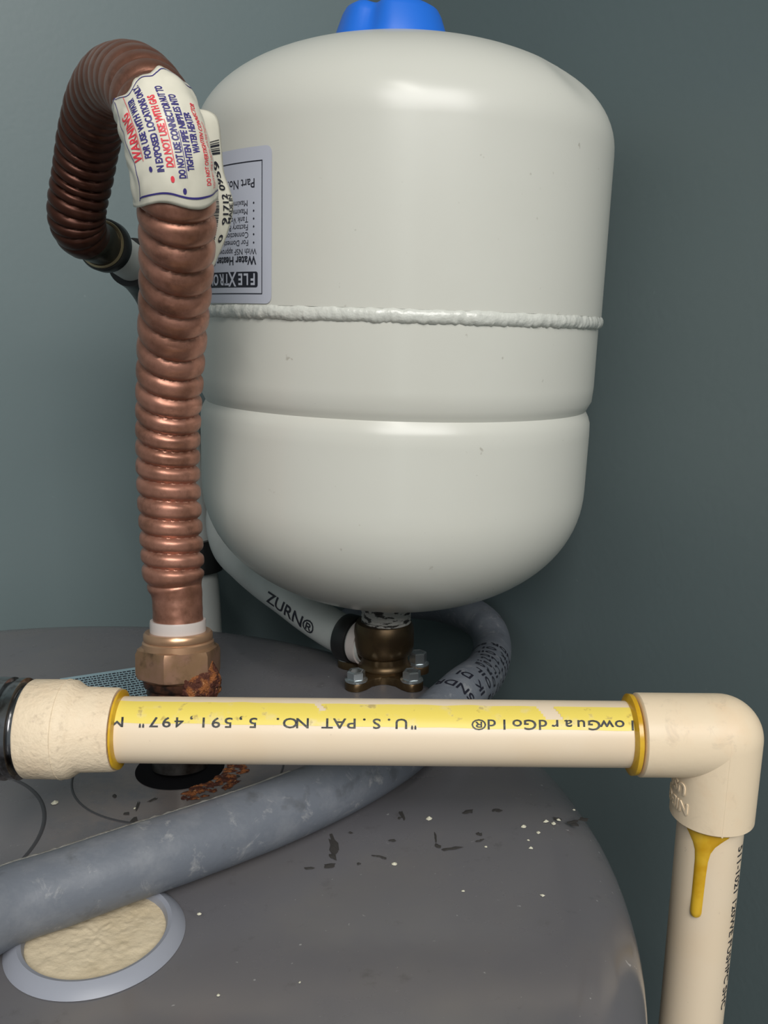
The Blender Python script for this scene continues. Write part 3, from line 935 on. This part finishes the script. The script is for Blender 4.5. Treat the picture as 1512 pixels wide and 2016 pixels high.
# ------------------------------------------------------------------ grey rubber hose
HP = [onz(-330, 1990, .012), onz(-150, 1880, .0122), (at(0, 1796, .268)), (at(120, 1750, .278)), (at(250, 1703, .288)), (at(400, 1652, .303)),
      (at(550, 1603, .322)), (at(690, 1545, .345)), (at(790, 1485, .370)), (at(860, 1428, .400)), (at(915, 1375, .432)), (at(952, 1325, .490)), (at(969, 1280, .545)),
      (at(958, 1236, .570)), (at(918, 1206, .590)), (at(860, 1190, .615)), (at(800, 1185, .630)), (at(740, 1190, .634)), (at(690, 1230, .630))]
HP[10].z = max(HP[10].z, .0108)
for i, p in enumerate(HP):
    if 1 <= i <= 9: p.z = max(p.z, .0122)
HP[0].z = .0122
hs = empty('grey_hose', onz(500, 1640))
tag(hs, 'thick dusty grey rubber hose crossing the heater top and curling behind the tank', 'hose')
hpth = Path([list(p) for p in HP], 220)
tube('hose_wall', hpth, lambda i, a, c: .0117 + .0001 * noise.noise(Vector((i * .2, math.cos(a), math.sin(a)))), M['hose'], hs, 56)
# printed lettering wraps round the hose near the bend
def hv(v, after=90):
    for i in range(after, hpth.n):
        q = hpth.pts[i] - CAM
        d = q.y * cp - q.z * sp; uu = q.z * cp + q.y * sp
        if 1008 - FPX * uu / d < v: return hpth.len[i]
    return hpth.len[-1]
words = ['U 5NDR', 'S IK DI', 'S OIL ', '" DRG', 'C ILG"', 'C U N ', 'L I ND', 'DR OIL', 'SIK OI', 'NDR SO']
lt = []
hs0 = hv(1392)
_p, _t, _n, _b = hpth.at_len(hs0); HSG = 1 if _b.x > 0 else -1
for k, wd in enumerate(words):
    b = text_bm(wd, .0074, bold=.00012, sx=1.1, grid=.0012)
    for v in b.verts:
        v.co = Vector((k * .0122 + v.co.y * -1 + .004, v.co.x, 0))
    lt.append(b)
def hfn(x, y, z):
    p, t, n_, b = hpth.at_len(hs0 + x - y * .10)
    a = R(68) - y / .0118
    return p + (n_ * math.cos(a) + b * HSG * math.sin(a)) * (.01195)
bend('lettering', join_bm(*lt), hfn, M['ink2'], hs)
# dusty moulding seam on top of the hose, left part
V = []; F = []; kk = 0
i0, i1 = 12, 78
for i in range(i0, i1):
    p, t = hpth.pts[i], hpth.tan[i]
    up = Vector((0, 0, 1)); up = (up - t * up.dot(t)).normalized(); sd_ = t.cross(up)
    if sd_.y < 0: sd_ = -sd_
    for (ang, hh) in ((34, .0), (40, .0008), (46, .0)):
        a = R(ang) + .03 * noise.noise(Vector((i * .7, 0, 0)))
        rr = .0117 + hh * (.7 + .6 * noise.noise(Vector((i * .9, ang, 0))))
        V.append(p + (up * math.cos(a) + sd_ * math.sin(a)) * rr)
for i in range(i1 - i0 - 1):
    for j in range(2):
        q = i * 3 + j; F.append((q, q + 3, q + 4, q + 1))
mesh('dusty_seam', V, F, M['hose_dust'], hs)

# ------------------------------------------------------------------ tan plastic relief pipe
D0 = .303
RP = .01112
A0 = at(60, 1435, D0); A1 = at(1400, 1447, D0)
axd = (A1 - A0).normalized()
rel = empty('relief_pipe', (at(1397, 1700, D0).x, at(1397, 1700, D0).y, ZF))
tag(rel, 'tan plastic pipe with yellow stripe running level in front of the heater and elbowing down', 'pipe')
E0 = at(1416, 1448, D0)                   # elbow centre
DN0 = at(1397, 1700, .3065); DN = (DN0 - E0)
ddir = Vector((-.012, .0, -1)).normalized()
ddir = (at(1359, 2016, D0 + .028) - E0).normalized()
Xd = -axd                                  # from elbow towards the left
def cyl(name, p, q, prof, mt, n=64, **k):
    return lathe(name, prof, mt, rel, n, axisM(p, q), **k)
pu = at(190, 1435.5, D0); pe = at(1300, 1446, D0)
Lh = (pe - pu).length
cyl('level_pipe', pu, pe, [(RP, 0), (RP, Lh)], M['cpvc'], 96)
# the lathe above is capped; adapter at the left
ad0 = at(58, 1434, D0); ad1 = at(233, 1436, D0)
La = (ad1 - ad0).length
cyl('socket_adapter', ad0, ad1, [(.0135, 0), (.0160, .0002), (.01655, .0010), (.0166, La * .44), (.0164, La * .50), (.0150, La * .57), (.0143, La * .61), (.0140, La * .97), (.0137, La), (.0112, La), (.0112, La * .9)], M['cpvc_dirty'], 96,
    fr=lambda a, z: .00012 * noise.noise(Vector((math.cos(a) * 4, math.sin(a) * 4, z * 300))))
cyl('mould_seam', ad0, ad1, [(.0163, La * .405), (.01680, La * .42), (.0163, La * .435)], M['cpvc_dirty'], 96)
cyl('metal_coupling', at(-28, 1433, D0), ad0, [(.0165, 0), (.0172, .0035), (.0172, .0085), (.0160, .0090), (.0160, .0105), (.0170, .0110), (.0170, .0132), (.0152, .0136), (.0152, .020)], M['chrome'], 64)['label'] = 'tarnished chrome coupling'
def cement(name, p, q, r, wd):
    cyl(name, p, q, [(RP - .0002, 0), (RP + .0006, .0001), (r, wd * .3), (r, wd * .7), (RP + .0004, wd), (RP - .0002, wd)], M['cement'], 64,
        fr=lambda a, z: .00022 * noise.noise(Vector((math.cos(a) * 2, math.sin(a) * 2, z * 400))))
cement('cement_ring', at(232, 1436, D0), at(300, 1437, D0), .0133, .0018)
cement('cement_ring', at(1232, 1446, D0), at(1300, 1446, D0), .0136, .0034)

# elbow: swept tube of radius RE along a tight corner
RE = .01405
s0 = at(1251, 1446, D0)
lenh = (E0 - s0).length
lenv = .0305
V = []; F = []; n = 72
rings = []
nrm = axd.cross(ddir).normalized()
def ering(p, tn, r):
    upv = nrm.cross(tn).normalized()
    return [p + (nrm * math.cos(2 * PI * k / n) + upv * math.sin(2 * PI * k / n)) * r for k in range(n)]
def sleeve(p, tn, ln_):
    """socket from its open mouth p, running ln_ along tn, closed by a half ball"""
    global V, F
    rr = [(.006, RP + .0001), (0, RP + .0001), (0, RE - .0008), (.0007, RE), (ln_ * .5, RE), (ln_, RE)]
    rr += [(ln_ + RE * math.sin(PI / 2 * k / 14), RE * math.cos(PI / 2 * k / 14)) for k in range(1, 14)]
    b0 = len(V)
    for (l, r) in rr: V += ering(p + tn * l, tn, r)
    for i in range(len(rr) - 1):
        for k in range(n):
            q = b0 + i * n + k; q2 = b0 + i * n + (k + 1) % n
            F.append((q, q2, q2 + n, q + n))
    F.append(tuple(b0 + (len(rr) - 1) * n + k for k in range(n)))
sleeve(s0, axd, lenh)
sleeve(E0 + ddir * lenv, -ddir, lenv)
elb = mesh('elbow', V, F, M['cpvc_fit'], rel)
bm = bmesh.new(); bm.from_mesh(elb.data); bmesh.ops.recalc_face_normals(bm, faces=bm.faces[:]); bm.to_mesh(elb.data); bm.free()
elb.data.set_sharp_from_angle(angle=R(45))
# mould line down the elbow's outer face
V = []; F = []
fdir = (CAM - E0); fdir = (fdir - ddir * fdir.dot(ddir)).normalized()
sdir = ddir.cross(fdir).normalized()
if sdir.x < 0: sdir = -sdir
for i in range(40):
    l = -.0110 + (lenv + .0107) * i / 39
    a = R(17)
    rad_ = math.sqrt(RE * RE - l * l) if l < 0 else RE
    for da, h in ((-.022, -.0001), (0, .00016), (.022, -.0001)):
        V.append(E0 + ddir * l + (fdir * math.cos(a + da) + sdir * math.sin(a + da)) * (rad_ + h))
for i in range(39):
    for j in range(2):
        q = i * 3 + j; F.append((q, q + 3, q + 4, q + 1))
mesh('mould_line', V, F, M['cpvc_fit'], rel)
# down pipe
dp0 = E0 + ddir * .020
tt = (ZF + .0 - dp0.z) / ddir.z
cyl('down_pipe', dp0, dp0 + ddir * tt, [(RP, 0), (RP, tt - .002)], M['cpvc'], 96)
def dpt(l, a, h=0.):
    """on the down pipe: l metres below the elbow centre, angle a (0 facing the camera, positive to the right)"""
    return E0 + ddir * l + (fdir * math.cos(a) + sdir * math.sin(a)) * (RP + h)
# cement drip: a funnel that narrows to a run and ends in a bead
V = []; F = []
rowsD = [(.0298, -.92, .80), (.0312, -.82, .72), (.0325, -.70, .58), (.0340, -.58, .38), (.0360, -.46, .20), (.0385, -.38, .09), (.0420, -.35, .04), (.0480, -.345, .02),
         (.0560, -.345, .01), (.0600, -.350, .005), (.0622, -.355, .005), (.0634, -.33, -.02), (.0640, -.26, -.09)]
for (l, a0, a1) in rowsD:
    for j in range(9):
        f = j / 8; a = a0 + (a1 - a0) * f
        V.append(dpt(l, a, .00005 + (.0007 + (.0006 if .0595 < l < .0636 else 0)) * math.sin(PI * f) ** .6))
for i in range(len(rowsD) - 1):
    for j in range(8):
        q = i * 9 + j; F.append((q, q + 1, q + 10, q + 9))
mesh('cement_drip', V, F, M['cement'], rel)['label'] = 'yellow run of dried cement below the elbow'
# raised letters on the elbow's inner side, upside down
def efn(l0, a0):
    def fn(x, y, z):
        a = a0 - x / RE; l = l0 - y * -1
        return E0 + ddir * l + (fdir * math.cos(a) + sdir * math.sin(a)) * (RE + z)
    return fn
for (s, l0, a0) in (('NIBCO', .0215, R(-31)), ('USA', .0150, R(-38)), ('D', .0090, R(-47))):
    b = text_bm(s, .0058, bold=.00010, extrude=.00035, sx=.95, grid=.0014)
    bend('raised_lettering', b, efn(l0, a0), M['cpvc_fit'], elb)
# lettering down the pipe's right edge
b = text_bm('511-1021 120WE FUSHPC SHC', .0046, bold=.00006, sx=1.1, grid=.0012)
bend('lettering', b, lambda x, y, z: dpt(.037 + x, R(60) + y / RP, .00012), M['ink'], rel)
# stripe and lettering on the level pipe (angle 0 faces the camera, positive upwards)
fh = CAM - pu.lerp(pe, .5); fh = (fh - axd * fh.dot(axd)).normalized()
uh = axd.cross(fh).normalized()
if uh.z < 0: uh = -uh
def hp(u, a, h=0.):
    u = 756 + (u - 756) * (D0 - RP * math.cos(a)) / D0      # the front of the pipe is nearer than its axis
    p = at(u, 1435 + 12 * (u - 190) / 1110, D0)
    p = pu + axd * (p - pu).dot(axd)
    return p + (fh * math.cos(a) + uh * math.sin(a)) * (RP + h)
bm = bmesh.new()
nxs = 240; na = 8
u0, u1 = 222, 1256
grid_ = {}
for i in range(nxs + 1):
    u = u0 + (u1 - u0) * i / nxs; f = i / nxs
    alo = R(11) - R(6) * f - R(2) * noise.noise(Vector((u * .012, 0, 0)))
    ahi = R(56) - R(6) * f + R(2.5) * noise.noise(Vector((u * .02, 5, 0)))
    for j in range(na + 1):
        a = alo + (ahi - alo) * j / na
        grid_[i, j] = bm.verts.new(hp(u, a, .00008))
for i in range(nxs):
    u = u0 + (u1 - u0) * i / nxs
    for j in range(na):
        # two scraped gaps
        g1 = 1080 + (j / na) * -34; g2 = 640 + (j / na) * -26
        if j > 2 and g1 + 4 < u < g1 + 38: continue
        if j > 4 and g2 < u < g2 + 14: continue
        bm.faces.new((grid_[i, j], grid_[i + 1, j], grid_[i + 1, j + 1], grid_[i, j + 1]))
for v in [v for v in bm.verts if not v.link_faces]: bm.verts.remove(v)
from_bm('yellow_stripe', bm, M['stripe'], rel)['label'] = 'scuffed yellow stripe'
kpx = (D0 - RP) / FPX
for (st, cell, us) in (('lowGuardGold\u00ae', 25.3, 1259.5), ('"U.S.PAT NO. 5,591,497" M', 24.4, 827)):
    b = join_bm(*[move_bm(text_bm(st, 27., bold=.0, sx=1.42, cell=cell, grid=7.), dx_, dy_) for dx_, dy_ in ((0, 0), (.7, .0), (0, .7), (.7, .7))])
    bend('lettering', b, lambda x, y, z: hp(us - x, math.asin(max(-.95, min(.95, ((23.5 + (us - x - 230) / 1000. * 2 - y) * kpx) / RP))), .0002), M['ink'], rel)
